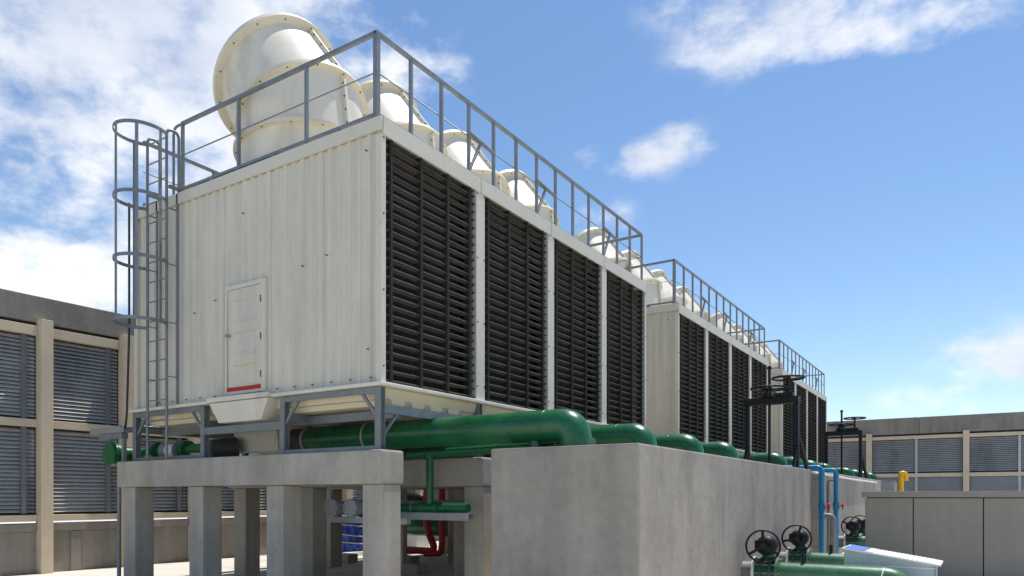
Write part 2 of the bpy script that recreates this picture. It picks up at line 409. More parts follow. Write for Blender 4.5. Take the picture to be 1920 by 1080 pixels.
STACK = {}
def stack_meshes():
    n = 56
    F = [((.0, 0, ZT - .02), 0), ((.01, 0, 7.36), R(6)), ((-.01, 0, 7.98), R(28)), ((-.61, 0, 8.72), R(45))]
    Rb, Rf = 1.035, 1.124
    b = MB(); rings = [circ(c, t_, Rb, n) for c, t_ in F]
    vs = []; fs = []
    # subdivide each piece so that it keeps a clean conical surface
    for i in range(3):
        o = len(vs); vs2 = []
        for s_ in (0, .5, 1):
            vs2 += [rings[i][k].lerp(rings[i + 1][k], s_) for k in range(n)]
        vs += vs2
        for a in range(2):
            for k in range(n): fs.append((o + a * n + k, o + a * n + (k + 1) % n, o + (a + 1) * n + (k + 1) % n, o + (a + 1) * n + k))
    b.add(vs, fs, True)
    # inner skin
    ri = [circ(c, t_, Rb - .03, n) for c, t_ in F]; vs = [p for r_ in ri for p in r_]
    b.add(vs, [(i * n + (k + 1) % n, i * n + k, (i + 1) * n + k, (i + 1) * n + (k + 1) % n) for i in range(3) for k in range(n)], True)
    b.add(rings[3] + ri[3], [(k, (k + 1) % n, n + (k + 1) % n, n + k) for k in range(n)])
    me = bpy.data.meshes.new('fan_stack'); me.from_pydata(b.v, [], b.f); me.update()
    for p, s_ in zip(me.polygons, b.sm): p.use_smooth = s_
    me.materials.append(M['fibreglass']); STACK['body'] = me
    STACK['flange'] = []
    bolts = MB()
    for i, (c, t_) in enumerate(F[1:], 1):
        nrm = Vector((-math.sin(t_), 0, math.cos(t_))); b = MB()
        rf = Rf if i < 3 else Rf + .035
        th = .028 if i < 3 else .04
        A = circ(Vector(c) - nrm * th, t_, rf, n); B = circ(Vector(c) + nrm * th, t_, rf, n)
        C = circ(Vector(c) + nrm * th, t_, Rb - .012, n); D = circ(Vector(c) - nrm * th, t_, Rb - .012, n)
        for P, Q, sm in ((A, B, True), (B, C, False), (C, D, False), (D, A, False)):
            b.add(P + Q, [(k, (k + 1) % n, n + (k + 1) % n, n + k) for k in range(n)], sm)
        me = bpy.data.meshes.new('flange'); me.from_pydata(b.v, [], b.f); me.update()
        for p, s_ in zip(me.polygons, b.sm): p.use_smooth = s_
        me.materials.append(M['flange_cream']); STACK['flange'].append(me)
        for p in circ(c, t_, (Rb + rf) / 2, 14):
            bolts.cyl(p - nrm * (th + .012), p + nrm * (th + .010), .012, 6)
    # moulded seam where the two halves of each piece are bolted together
    b = MB()
    for i in range(3):
        p, q = rings[i][0], rings[i + 1][0]
        p = p.lerp(q, .05); q = rings[i][0].lerp(rings[i + 1][0], .94); d = (q - p).normalized()
        nrm = Vector((0, 1, 0)).cross(d)
        if nrm.x < 0: nrm.negate()
        b.bar(p + nrm * .02, q + nrm * .02, .05, .10, up=nrm)
        for k in range(4):
            m_ = p.lerp(q, (k + .5) / 4) + nrm * .045
            bolts.cyl(m_ - Vector((0, .035, 0)), m_ + Vector((0, .035, 0)), .015, 6)
    me = bpy.data.meshes.new('seam'); me.from_pydata(b.v, [], b.f); me.update(); me.materials.append(M['fibreglass']); STACK['seam'] = me
    me = bpy.data.meshes.new('bolts'); me.from_pydata(bolts.v, [], bolts.f); me.update(); me.materials.append(M['bolt_dark']); STACK['bolts'] = me
    # fan inside the neck: hub and blades at rest
    b = MB(); b.cyl((0, 0, ZT + .12), (0, 0, ZT + .3), .18, 16)
    for k in range(6):
        a = k * math.pi / 3; u = Vector((math.cos(a), math.sin(a), 0)); v = Vector((-math.sin(a), math.cos(a), .5)).normalized()
        o_ = Vector((0, 0, ZT + .2))
        b.add([o_ + u * .15 - v * .09, o_ + u * 1.0 - v * .13, o_ + u * 1.0 + v * .13, o_ + u * .15 + v * .09], [(0, 1, 2, 3)])
    me = bpy.data.meshes.new('fan'); me.from_pydata(b.v, [], b.f); me.update(); me.materials.append(M['grey_pipe']); STACK['fan'] = me
stack_meshes()

def louvre_slat(length):
    """drift blade: outer edge high, inner edge low, gently curved"""
    b = MB(); d, dz, th = .060, .031, .009
    pr = [(0, 0), (-d * .35, -dz * .25), (-d * .7, -dz * .6), (-d, -dz), (-d, -dz - th), (-d * .7, -dz * .6 - th), (-d * .35, -dz * .25 - th), (-.012, -th * 2.0), (.0, -th * 2.1), (.006, -th * 1.1)]
    b.prism(pr, 0, length, 'y')
    ob = b.build('slat', 'louvre_dark'); me = ob.data; bpy.data.objects.remove(ob); return me

def cooling_tower(Y0, L, label, first):
    T = empty('cooling_tower', (-6.76, Y0, 0), label, 'cooling tower', 'cooling towers in a row')
    bay = L / 4
    # corrugated end sheets, front and rear
    z0, z1 = ZB + .01, ZT - .16
    ns = 4 if True else 5
    edges = [-WD + .06, -4.56, -3.42, -2.28, -1.14, -.03]
    for a, b_ in zip(edges[:-1], edges[1:]):
        corr_sheet('end_sheet', a + .002, b_ - .002, z0, z1, .03, T, -1)
        corr_sheet('end_sheet', a + .002, b_ - .002, z0, z1, L - .03, T, 1)
    # roof deck and trims
    MB().box(-WD + .03, -.03, .05, L - .05, ZT - .10, ZT - .02).build('roof_panel', 'trim_cream', T)
    for a, b_ in ((-.03, .012), (L - .012, L + .03)):
        MB().box(-WD, 0.0, a, b_, ZT - .17, ZT + .012).build('end_trim', 'trim_cream', T, .006)
    for k in range(4):
        ya, yb = k * bay, (k + 1) * bay
        MB().box(-.028, .016, ya + .014, yb - .004, ZT - .235, ZT + .004).build('fascia', 'trim_cream', T, .006)
        MB().box(-WD - .016, -WD + .028, ya + .014, yb - .004, ZT - .235, ZT + .004).build('fascia', 'trim_cream', T, .006)
    bolts = MB()
    for x_ in (0, -WD):
        for k in range(5):
            yc = k * bay; hw = .115
            a, b_ = (yc - hw, yc + hw)
            if k == 0: a, b_ = -.032, .062
            if k == 4: a, b_ = L - .062, L + .032
            s_ = 1 if x_ == 0 else -1
            MB().box(*sorted((x_ - s_ * .09, x_ + s_ * .008)), a, b_, ZB + .003, ZT - .237).build('corner_post' if k in (0, 4) else 'bay_post', 'trim_cream', T, .004)
            if x_ == 0:
                for z in [ZB + .22 + 1.02 * i for i in range(4)]:
                    for yy in ((a + .025, b_ - .025) if k not in (0, 4) else ((a + b_) / 2,)):
                        bolts.cyl((x_ + .006, yy, z), (x_ + .02, yy, z), .012, 6)
    for (bx, bz) in ((-.28, 6.3), (-1.05, 5.02), (-1.55, 4.95), (-2.9, 6.0), (-3.6, 4.75), (-4.15, 4.62), (-.25, 3.6)):
        bolts.cyl((bx, .004, bz), (bx, -.034, bz), .009, 6)
    x = -5.9
    while x < -.1:
        bolts.cyl((x, .0, ZB + .075), (x, -.034, ZB + .075), .009, 6); x += .38
    o = bolts.build('bolts', 'bolt_dark', T); o['kind'] = 'stuff'
    # louvred sides
    for k in range(4):
        ya, yb = k * bay + (.064 if k == 0 else .117), (k + 1) * bay - (.064 if k == 3 else .117)
        ln = yb - ya
        P = MB().box(-.5, -.34, ya, yb, ZB - .05, ZT - .2).build('louvre_panel', 'fill_shade', T)  # near-black fill block stands for the dark interior behind the slats
        MB().box(-.34, -.30, ya + .05, yb - .05, ZT - .42, ZT - .30).build('drift_eliminator', 'fill_brown', P)
        sm = louvre_slat(ln); z = ZT - .31; pitch = .1275; i = 0
        while z > ZB + .03:
            ob = link('slat', sm, P, (-.022 + random.uniform(-.004, .004), ya, z + random.uniform(-.004, .004)))
            ob.rotation_euler = (random.uniform(-.0015, .0015), random.uniform(-.025, .025), 0); z -= pitch
        for fr in (.06, .365, .66, .93):
            y_ = ya + ln * fr
            MB().box(-.125, .000, y_ - .024, y_ + .024, ZB + .005, ZT - .236).build('mullion', 'louvre_mullion', P, .006)
        # far side: plain closed casing sheets
        MB().box(-WD + .0, -WD + .05, ya, yb, ZB, ZT - .237).build('side_sheet', 'louvre_dark', T)
    # basin: rim and tapered tank below
    rm = MB(); e = .075
    pr = [(-WD - e, -e), (e, -e), (e, L + e), (-WD - e, L + e)]
    rm.box(-WD - e, e, -e - .03, L + e, ZB - .055, ZB)
    rm.build('basin_rim', 'fibreglass', T, .015)
    def taper(name, x0, x1, y0, y1, za, zb, inx, iny, m, left=None):
        lx = inx if left is None else left
        b = MB(); b.add([(x0 + lx, y0 + iny, zb), (x1 - inx, y0 + iny, zb), (x1 - inx, y1 - iny, zb), (x0 + lx, y1 - iny, zb),
                         (x0, y0, za), (x1, y0, za), (x1, y1, za), (x0, y1, za)],
                        [(0, 3, 2, 1), (4, 5, 6, 7), (0, 1, 5, 4), (1, 2, 6, 5), (2, 3, 7, 6), (3, 0, 4, 7)]); return b.build(name, m, T, .01)
    taper('basin', -WD + .02, -.03, .06, L - .06, ZB - .057, 2.93, .05, .05, 'fibreglass_warm')
    taper('basin_floor', -WD + .12, -.09, .16, L - .16, 2.928, 2.85, .06, .03, 'fibreglass_warm')
    # moulded feet along the louvred side
    y = .25
    while y < L - .4:
        if min(abs((y + .14) - k * bay) for k in range(5)) > .22:
            taper('basin_rib', -.35, -.062, y, y + .30, 2.932, 2.855, .012, .03, 'fibreglass_warm')
        y += .42
    # centre chute at the end and the sumps under each cell
    taper('chute', -3.58, -2.16, -.14, .35, ZB - .06, 2.76, .22, .05, 'fibreglass', .17)
    MB().box(-3.62, -2.14, -.165, -.08, ZB - .05, ZB + .025).build('chute_rim', 'fibreglass', T, .012)
    for k in range(4):
        yc = 1.16 + bay * k if k else 1.16
        taper('sump', -4.3, -3.08, yc - .4, yc + .4, 2.848, 2.36, .0, .04, 'fibreglass', .26)
    # steel support frame
    rows = [0.0 + L * k / 4 for k in range(5)]; rows[4] -= .08
    xs = (-5.83, -3.85, -1.91, 0.0)
    for ri, y in enumerate(rows):
        for x in xs:
            b = MB(); xx = x - .04
            b.box(xx - .05, xx + .05, y - .05, y - .04, 2.219, ZB - .06).box(xx - .05, xx + .05, y + .04, y + .05, 2.219, ZB - .06).box(xx - .006, xx + .006, y - .04, y + .04, 2.219, ZB - .06)
            b.box(xx - .09, xx + .09, y - .08, y + .08, 2.217, 2.23)
            b.build('frame_post', 'galvanised', T)
        for i in (0, 2):
            xa, xb = xs[i] + .012, xs[i + 1] - .092
            MB().box(xa, xb, y - .05, y - .02, ZB - .145, ZB - .065).build('frame_rail', 'galvanised', T)
            MB().box(xa, xb, y - .045, y + .03, 2.232, 2.285).build('frame_rail', 'galvanised', T)
            for s_, x in ((1, xa), (-1, xb)):
                MB().bar((x, y - .01, ZB - .44), (x + s_ * .27, y - .01, ZB - .13), .03, .045).build('knee_brace', 'galvanised', T)
        MB().box(xs[1] + .012, xs[2] - .092, y - .045, y + .03, 2.60, 2.715).build('frame_rail', 'galvanised', T)
        if ri == 0:
            MB().box(-WD + .1, -.1, y + .42, y + .5, 2.70, 2.82).build('cross_beam', 'galvanised', T)
        for s_ in (-1, 1):
            if 0 <= ri + s_ <= 4:
                MB().bar((-.04, y + s_ * .05, 2.42), (-.04, y + s_ * .33, 2.73), .04, .03).build('knee_brace', 'galvanised', T)
    for x in xs:
        for ri in range(4):
            MB().box(x - .075, x - .005, rows[ri] + .055, rows[ri + 1] - .055, 2.73, 2.845).build('long_beam', 'galvanised', T)
    # fan stacks with mitred elbow discharge
    for k in range(4):
        y = 1.2 + (L - 2.27) / 3 * k
        S = link('fan_stack', STACK['body'], T, (-2.92, y, 0))
        for fm in STACK['flange']: link('flange', fm, S)
        link('seam', STACK['seam'], S); link('fan', STACK['fan'], S)
        o = link('bolts', STACK['bolts'], S); o['kind'] = 'stuff'
    # guard rail
    zr0, zr1 = ZT + .075, ZT + 1.175
    xr, xl, yf, yb = -.12, -WD + .2, .02, L + .05
    rail = MB(); q = .05
    xg = -4.55                                             # gap for the ladder
    rail.bar((xr, yf, zr1), (xg, yf, zr1), q, q); rail.bar((xr, yf, zr0), (xg - .05, yf, zr0), .04, .045)
    rail.bar((xr, yf - .025, zr1), (xr, yb, zr1), q, q); rail.bar((xr, yf - .02, zr0), (xr, yb, zr0), .04, .045)
    rail.bar((xr, yb, zr1), (xl, yb, zr1), q, q); rail.bar((xr, yb, zr0), (xl, yb, zr0), .04, .045)
    rail.bar((xl, yb, zr1), (xl, yf, zr1), q, q); rail.bar((xl, yb, zr0), (xl, yf, zr0), .04, .045)
    rail.tube(round_path([(xg + .02, yf, zr1), (xg - .24, yf, zr1), (xg - .24, yf, zr0 - .1)], .18), .022, 8)
    G = rail.build('guard_rail', 'galvanised', T)
    def post(x, y, w_=.045): MB().box(x - w_ / 2, x + w_ / 2, y - w_ / 2, y + w_ / 2, ZT - .02, zr1 - .026).build('rail_post', 'galvanised', G)
    def foot(x, y): MB().box(x - .035, x + .035, y - .035, y + .035, ZT + .013, zr0 - .022).build('rail_foot', 'galvanised', G)
    for x in (-1.50, -3.05, -4.53): post(x, yf)
    for x in (-.85, -2.2, -3.7): foot(x, yf)
    post(xr, yf, .07)
    n = 13; ys = [yf + (yb - yf) * k / n for k in range(1, n + 1)]
    for y in ys: post(xr, y); post(xl, y)
    for x in (-1.6, -3.0, -4.4): post(x, yb)
    zm = (zr0 + zr1) / 2 + .02
    mid = MB().tube([(xg, yf, zm), (xr, yf, zm), (xr, yb, zm), (xl, yb, zm), (xl, yf, zm)], .011, 6); mid.build('middle_wire', 'galvanised', G)
    for k in range(3):
        i = 2 + 3 * k + (1 if k == 2 else 0)
        ya, yb2 = ys[i], ys[i + 1]
        MB().tube([(xr + .0, ya, zm + .07), (xr, yb2, zm - .0)], .032, 8).build('brace', 'galvanised', G)
        MB().tube([(xr, ya + .02, zr0 + .04), (xr, ya + (yb2 - ya) * .48, zm + .03)], .027, 8).build('brace', 'galvanised', G)
    # access door in the end wall
    D = MB().box(-3.240, -2.440, -.035, .03, ZB + .12, ZB + 1.70).build('door', 'sheet_cream', T, .006)
    fr = MB(); fr.box(-3.310, -3.245, -.045, .01, ZB + .06, ZB + 1.77).box(-2.435, -2.340, -.045, .01, ZB + .06, ZB + 1.77)
    fr.box(-3.245, -2.435, -.045, .01, ZB + 1.705, ZB + 1.77).box(-3.245, -2.435, -.045, .01, ZB + .06, ZB + .115)
    fr.build('door_frame', 'trim_cream', D, .004)
    for z in (.35, .86, 1.37):
        MB().box(-3.090, -2.560, -.041, -.036, ZB + z + .14, ZB + z + .165).build('door_rib', 'door_mark', D)
        MB().box(-3.110, -2.560, -.048, -.036, ZB + z - .19, ZB + z - .155).build('door_rib', 'sheet_cream', D, .004)
    MB().box(-3.250, -2.440, -.056, -.0455, ZB + .108, ZB + .17).build('kick_strip', 'red_paint', D, .004)
    k_ = MB().tube([(-3.190, -.03, ZB + .98), (-3.190, -.09, ZB + .98), (-3.190, -.115, ZB + .98)], [.016, .018, .034], 10); k_.build('door_knob', 'galvanised_pale', D)
    for z in (.28, .85, 1.42): MB().cyl((-2.438, -.05, ZB + z), (-2.438, -.05, ZB + z + .10), .009, 6).build('hinge', 'bolt_dark', D)
    # caged ladder
    lx0, lx1, ly = -5.20, -4.64, -.2
    zl = 7.72
    Ld = MB()
    for x in (lx0, lx1):
        Ld.tube(round_path([(x, ly, 2.24), (x, ly, zl), (x, yf + .0, zl), (x, yf, ZT)], .16), .024, 8)
    lad = Ld.build('ladder', 'galvanised', T)
    z = 2.55
    rg = MB().cyl((lx0, 0, 0), (lx1, 0, 0), .011, 6).build('rung', 'galvanised', lad, 0, (0, ly, z))
    while z < 7.4:
        z += .335; link('rung', rg.data, lad, (0, ly, z))
    for x in (lx0 - .02, lx1 + .02):
        MB().bar((x, -.02, ZB + .02), (x, -.02, ZT), .04, .02).build('standoff', 'galvanised', lad)
        for z in (3.6, 4.5, 5.47, 6.4): MB().bar((x, -.02, z), (x, ly, z), .03, .012).build('bracket', 'galvanised', lad)
    cxm = (lx0 + lx1) / 2; rc = .42; cyy = ly - .27
    a0 = math.asin(.27 / rc)
    def hoop_pt(t_): return (cxm + rc * .95 * math.cos(t_), cyy + rc * math.sin(t_))
    angs = [a0 - (math.pi + 2 * a0) * k / 20 for k in range(21)]
    for z in (7.60, 6.50, 5.48, 4.47):
        b = MB(); pts = [hoop_pt(a) for a in angs]
        for h in range(20):
            (xa, ya), (xb, yb_) = pts[h], pts[h + 1]
            b.bar((xa, ya, z), (xb, yb_, z), .012, .055)
        b.bar((lx1, ly, z), (*pts[0], z), .012, .055); b.bar((lx0, ly, z), (*pts[-1], z), .012, .055)
        b.build('cage_hoop', 'galvanised', lad)
    for k in (2, 6, 10, 14, 18):
        x, y = hoop_pt(angs[k]); b = MB().bar((x * .99 + cxm * .01, y, 4.44), (x * .99 + cxm * .01, y, 7.63), .05, .010, up=(x - cxm, y - cyy, 0)); b.build('cage_strap', 'galvanised', lad)
    for x in (lx0 - .03, lx1 + .03): MB().box(x - .03, x + .03, ly + .03, yf + .3, ZT + .05, ZT + .10).build('bracket', 'galvanised', lad)
    return T
cooling_tower(TW[0][0], TW[0][1], 'large cream cooling tower nearest the camera, with a door and a caged ladder', True)
cooling_tower(TW[1][0], TW[1][1], 'middle cream cooling tower, second in the row behind the nearest one', False)
cooling_tower(TW[2][0], TW[2][1], 'farthest cream cooling tower at the right end of the row', False)

# ------------------------------------------------------------------ concrete tanks beside the towers
ZK = 2.228
def tank(y0, y1, label):
    t = empty('concrete_tank', (-3.38, y0, 0), label, 'tank', 'concrete tanks beside the towers')
    MB().box(-2.1, 0, 0, y1 - y0, 0, ZK).build('tank_wall', 'concrete_tank', t, .022)
    return t
tank(7.94, 18.0, 'big grey concrete tank in the foreground with streaked walls')
tank(19.2, 38.0, 'farther concrete tank behind the blue pipes, partly hidden by the cabinet')

# ------------------------------------------------------------------ green discharge pipes from each cell
def discharge(Y0, L, i, k, label):
    y = Y0 + 1.16 + (L / 4) * k
    t = empty('discharge_pipe', (-4.46, y, 0), label, 'pipe', 'green pipes from the towers into the tanks')
    r = .215; zc = 2.54
    path = round_path([(-4.95, 0, zc), (-.0, 0, zc), (0, 0, 2.1)], .42, 10)
    MB().tube(path, r, 28).build('pipe', 'green_paint', t)
    MB().tube([(-5.5, 0, zc), (-4.96, 0, zc)], r * .93, 24).build('flexible_joint', 'rubber', t)
    for x in (-4.99,): MB().cyl((x - .02, 0, zc), (x + .02, 0, zc), r + .02, 28).build('clamp', 'grey_flange', t)
    if k == 0: MB().ring((-3.63, 0, zc), (1, 0, 0), r + .006, .02, 28, 6).build('clamp', 'galvanised_pale', t)
    MB().ring((-.42, 0, zc), (1, 0, 0), r - .004, .010, 28, 6).build('weld_bead', 'green_paint', t)
    MB().ring((.0, 0, zc - .40), (0, 0, 1), r - .004, .010, 28, 6).build('weld_bead', 'green_paint', t)
    if k == 0 and Y0 < 8: MB().cyl((-.60, 0, 2.1), (-.60, 0, zc - .1), .085, 16).build('branch', 'green_paint', t)
c_ = 0
for Y0, L, nm in TW:
    for k in range(4):
        discharge(Y0, L, c_, k, ('nearest thick green pipe, running from under the tower and bending into the big tank' if c_ == 0 else
                                 f'{ORD[c_]} thick green elbow pipe from the front, rising above the tank edge')); c_ += 1

# thin green drain line in front of the second pedestal
t = empty('drain_pipe', (-5.9, 8.62, 0), 'thin bright green pipe with a tee drop below the thick pipe', 'pipe')
MB().tube([(-1.6, 0, 2.25), (1.6, 0, 2.31)], .065, 14).build('pipe', 'green_paint', t)
MB().ring((1.05, 0, 2.30), (1, 0, 0), .07, .012, 16, 6).build('clamp', 'galvanised_pale', t)
MB().tube([(-1.17, 0, 2.26), (-1.17, 0, 1.45)], .06, 14).build('drop', 'green_paint', t)
MB().tube([(-1.85, 0, 1.43), (-.45, 0, 1.43)], .068, 14).build('lower_pipe', 'green_paint', t)
MB().tube([(-1.36, 0, 1.43), (-.98, 0, 1.43)], .085, 14).build('tee', 'green_paint', t)
MB().ring((-1.5, 0, 1.43), (1, 0, 0), .08, .008, 16, 6).build('clamp', 'galvanised_pale', t)
t = empty('pipe_channel', (-5.9, 8.62, 0), 'grey steel channel carrying the lower green pipe between columns', 'channel')
MB().box(-2.2, -.4, -.06, .06, 1.345, 1.355).box(-2.2, -.4, -.06, -.05, 1.245, 1.345).box(-2.2, -.4, .05, .06, 1.245, 1.345).build('channel', 'galvanised_pale', t)
MB().box(-2.2, -2.12, -.05, .05, 1.357, 2.2).build('hanger', 'galvanised_pale', t)

# two grey flanged pipe ends on a hanger
for i, (x, lb) in enumerate(((-8.37, 'left one of two round grey blind flanges under the concrete beam'), (-7.96, 'right one of two round grey blind flanges under the concrete beam'))):
    t = empty('flanged_pipe', (x, 7.85, 1.43), lb, 'pipe', 'grey flanged pipes under the beam')
    MB().cyl((0, .03, 0), (0, 8.0, 0), .10, 20).build('pipe', 'grey_flange', t)
    MB().cyl((0, -.025, 0), (0, .015, 0), .14, 28).cyl((0, .025, 0), (0, .06, 0), .14, 28).build('blind_flange', 'grey_flange', t)
    for a in range(8):
        MB().cyl((.115 * math.cos(a * .785 + .4), -.045, .115 * math.sin(a * .785 + .4)), (.115 * math.cos(a * .785 + .4), .07, .115 * math.sin(a * .785 + .4)), .016, 6).build('bolt', 'galvanised_pale', t)
t = empty('pipe_hanger', (-8.16, 7.95, 0), 'pale grey steel hanger holding the two blind flanges', 'hanger')
MB().box(-.36, 1.25, -.04, .04, 1.20, 1.286).build('cross_bar', 'galvanised_pale', t)
MB().box(-.36, -.30, -.04, .0, 1.288, 2.2).build('drop_bar', 'galvanised_pale', t)

# header pipe on the left with a blind end and a branch
t = empty('header_pipe', (-13.25, 7.12, 2.36), 'green header pipe with a round blind end left of the ladder', 'pipe')
MB().cyl((0, .02, 0), (0, 30, 0), .155, 24).build('pipe', 'green_paint', t)
MB().cyl((0, -.05, 0), (0, .04, 0), .21, 32).cyl((0, .05, 0), (0, .10, 0), .21, 32).build('blind_flange', 'green_paint', t)
t = empty('branch_pipe', (-13.1, 7.66, 2.40), 'green branch pipe with flanges and a white valve behind the ladder foot', 'pipe')
MB().cyl((0, 0, 0), (.72, 0, .02), .10, 18).build('pipe', 'green_paint', t)
MB().cyl((1.15, 0, .02), (2.04, 0, .02), .10, 18).build('pipe', 'green_paint', t)
for x in (.45, 1.35): MB().cyl((x - .02, 0, .02), (x + .02, 0, .02), .165, 24).build('flange', 'green_paint', t)
for x in (.72, 1.12): MB().cyl((x - .02, 0, .02), (x + .02, 0, .02), .17, 24).build('flange', 'galvanised_pale', t)
MB().tube([(.74, 0, .02), (.82, 0, .02), (.92, 0, .02), (1.02, 0, .02), (1.1, 0, .02)], [.09, .14, .10, .14, .09], 18).build('valve', 'white_valve', t)
MB().cyl((2.04, 0, -.0), (2.1, 0, 0), .18, 24).build('flange', 'grey_flange', t)
MB().tube([(2.1, .0, 0), (2.2, .1, .02), (2.32, .3, .05)], .17, 20).build('bend', 'rubber', t)

# cable tray, cable and conduit by the ladder
t = empty('cable_tray', (-13.1, 7.12, 2.74), 'grey cable tray on a short post above the round green pipe end', 'cable tray')
MB().box(-.75, .38, -.07, .10, 0, .012).box(-.75, .38, -.07, -.06, .012, .10).box(-.75, .38, .09, .10, .012, .10).build('tray', 'galvanised_pale', t)
MB().box(-.45, .30, -.055, .055, -.11, -.003).build('arm', 'galvanised', t)
MB().box(.28, .34, -.05, .01, -.52, -.112).build('post', 'galvanised', t)
o = MB().tube(round_path([(-12.98, 7.15, 2.86), (-12.85, 7.15, 2.80), (-12.76, 7.13, 3.05), (-12.72, 7.15, 4.5), (-12.72, 7.15, 6.8)], .1, 5), .02, 8).build('power_cable', 'cable_black')
tag(o, 'dark cable climbing the left edge of the nearest tower', 'cable')
o = MB().tube([(-12.92, 7.08, 0), (-12.92, 7.08, 2.1)], .035, 10).build('conduit', 'galvanised')
tag(o, 'grey vertical conduit against the left end of the front concrete beam', 'conduit')

# ------------------------------------------------------------------ things seen between the columns
t = empty('fire_pipe', (-10.75, 13.3, 0), 'red pipes rising from the deck behind the concrete columns', 'pipe')
MB().tube(round_path([(-1.3, 0, .32), (.02, 0, .32), (-.25, 0, .85), (-.25, 0, 2.6)], .22), .085, 14).build('pipe', 'red_paint', t)
MB().tube(round_path([(-.3, 0, .25), (.16, 0, .28), (.2, 0, .5), (.2, 0, 2.6)], .2), .075, 14).build('pipe', 'red_paint', t)
t = empty('pipe_main', (-13.6, 15.2, .80), 'thick green pipe lying behind the red pipes', 'pipe')
MB().cyl((-1.2, 0, 0), (4.5, 0, 0), .26, 24).build('pipe', 'green_paint', t)
MB().ring((1.2, 0, 0), (1, 0, 0), .265, .012, 24, 6).build('clamp', 'galvanised_pale', t)
MB().box(-.9, -.75, -.2, .2, -.80, -.26).build('saddle', 'concrete_beam', t); MB().box(3.8, 3.95, -.2, .2, -.80, -.26).build('saddle', 'concrete_beam', t)
# blue tarpaulin bundle tied with rope
t = empty('tarp_bundle', (-14.75, 14.4, 0), 'blue tarpaulin bundle tied with pale rope behind the columns', 'tarpaulin')
b = MB(); n = 44; rings = []
for j in range(15):
    z = .12 + 1.1 * j / 14
    rings.append([((.52 + .035 * math.sin(k * 2.4 + j * .5) + random.uniform(-.02, .02)) * math.cos(2 * math.pi * k / n), (.52 + .035 * math.cos(k * 2.9 + j * .3)) * math.sin(2 * math.pi * k / n), z) for k in range(n)])
b.add([p for r_ in rings for p in r_], [(j * n + k, j * n + (k + 1) % n, (j + 1) * n + (k + 1) % n, (j + 1) * n + k) for j in range(14) for k in range(n)] + [tuple(range(14 * n, 15 * n))])
b.build('tarp', 'tarp_blue', t)
for z in (.32, .55, .80, 1.05): MB().ring((0, 0, z), (.1 * random.uniform(-1, 1), .12, 1), .57, .016, 28, 6).build('rope', 'rope', t)
MB().box(-.6, .6, -.6, .6, 0, .115).build('plinth', 'white_sheet', t, .02)
t = empty('pump_set', (-14.4, 16.8, 0), 'black pump motor on a pale stand behind the red pipes', 'pump')
MB().box(-.35, .35, -.3, .3, 0, 1.33).build('stand', 'white_sheet', t, .02)
MB().tube([(-.38, 0, 1.53), (-.3, 0, 1.53), (.3, 0, 1.53), (.38, 0, 1.53)], [.1, .19, .19, .1], 20).build('motor', 'black_paint', t)
for i, (x, y, w_, lb) in enumerate(((-11.3, 12.9, .28, 'low concrete pad block below the red pipes'), (-9.9, 11.5, .26, 'low concrete pad block nearest the big tank'),
                                    (-12.3, 13.4, .22, 'low concrete pad block beside a dark column'), (-12.9, 12.6, .2, 'low concrete pad block near the blue bundle'))):
    o = MB().box(-w_, w_, -.16, .16, 0, .22).build('pad_block', 'concrete_beam', None, .02, (x, y, 0)); tag(o, lb, 'block', 'concrete pad blocks on the deck')

# ------------------------------------------------------------------ sluice gate stands on the tanks
def gate_stand(y, label):
    t = empty('gate_stand', (-4.06, y, ZK), label, 'gate stand', 'black sluice gate stands on the tanks')
    h = 1.62; w_ = .60; m = 'black_paint'
    MB().box(-w_, w_, -.13, .13, h - .15, h).build('cross_beam', m, t, .012)
    for s_ in (-1, 1):
        x = s_ * (w_ - .06)
        MB().box(x - .05, x + .05, -.07, .07, .012, h - .152).build('leg', m, t, .008)
        MB().box(x - .1, x + .1, -.16, .16, 0, .011).build('foot_plate', m, t)
        MB().bar((x, .05, .85), (x + s_ * .13, .45, .02), .07, .08).build('strut', m, t)
        MB().bar((x, -.05, .5), (x, -.28, .02), .06, .08).build('strut', m, t)
    MB().tube([(-.05, 0, -.2), (-.05, 0, 2.35)], .032, 10).build('spindle', m, t)
    MB().tube([(-.05, 0, h + .66), (-.05, 0, h + .70)], .055, 10).build('stop_nut', m, t)
    MB().tube([(-.05, 0, h + .002), (-.05, 0, h + .1), (-.05, 0, h + .16), (-.05, 0, h + .19)], [.2, .17, .10, .10], 20).build('pedestal', m, t)
    MB().box(.02, .48, -.1, .1, h + .002, h + .09).build('gear_box', m, t, .01)
    def wheel(x, z, r_):
        b = MB().ring((x, 0, z), (0, 0, 1), r_, .024, 30, 8)
        W = b.build('hand_wheel', m, t)
        s_ = MB()
        for k in range(3):
            a = k * 2.094 + .3; s_.bar((x, 0, z - .02), (x + r_ * math.cos(a), r_ * math.sin(a), z), .05, .022)
        s_.cyl((x, 0, z - .05), (x, 0, z + .02), .06, 14); s_.build('spokes', m, W)
    wheel(-.05, h + .22, .40); wheel(.36, h + .42, .34)
    MB().tube([(.36, 0, h + .091), (.36, 0, h + .38)], .03, 10).build('gear_shaft', m, t)
gate_stand(17.15, 'larger black sluice gate stand with two hand wheels at the rim of the near tank')
gate_stand(27.2, 'smaller looking farther black gate stand in front of the louvred back wall')

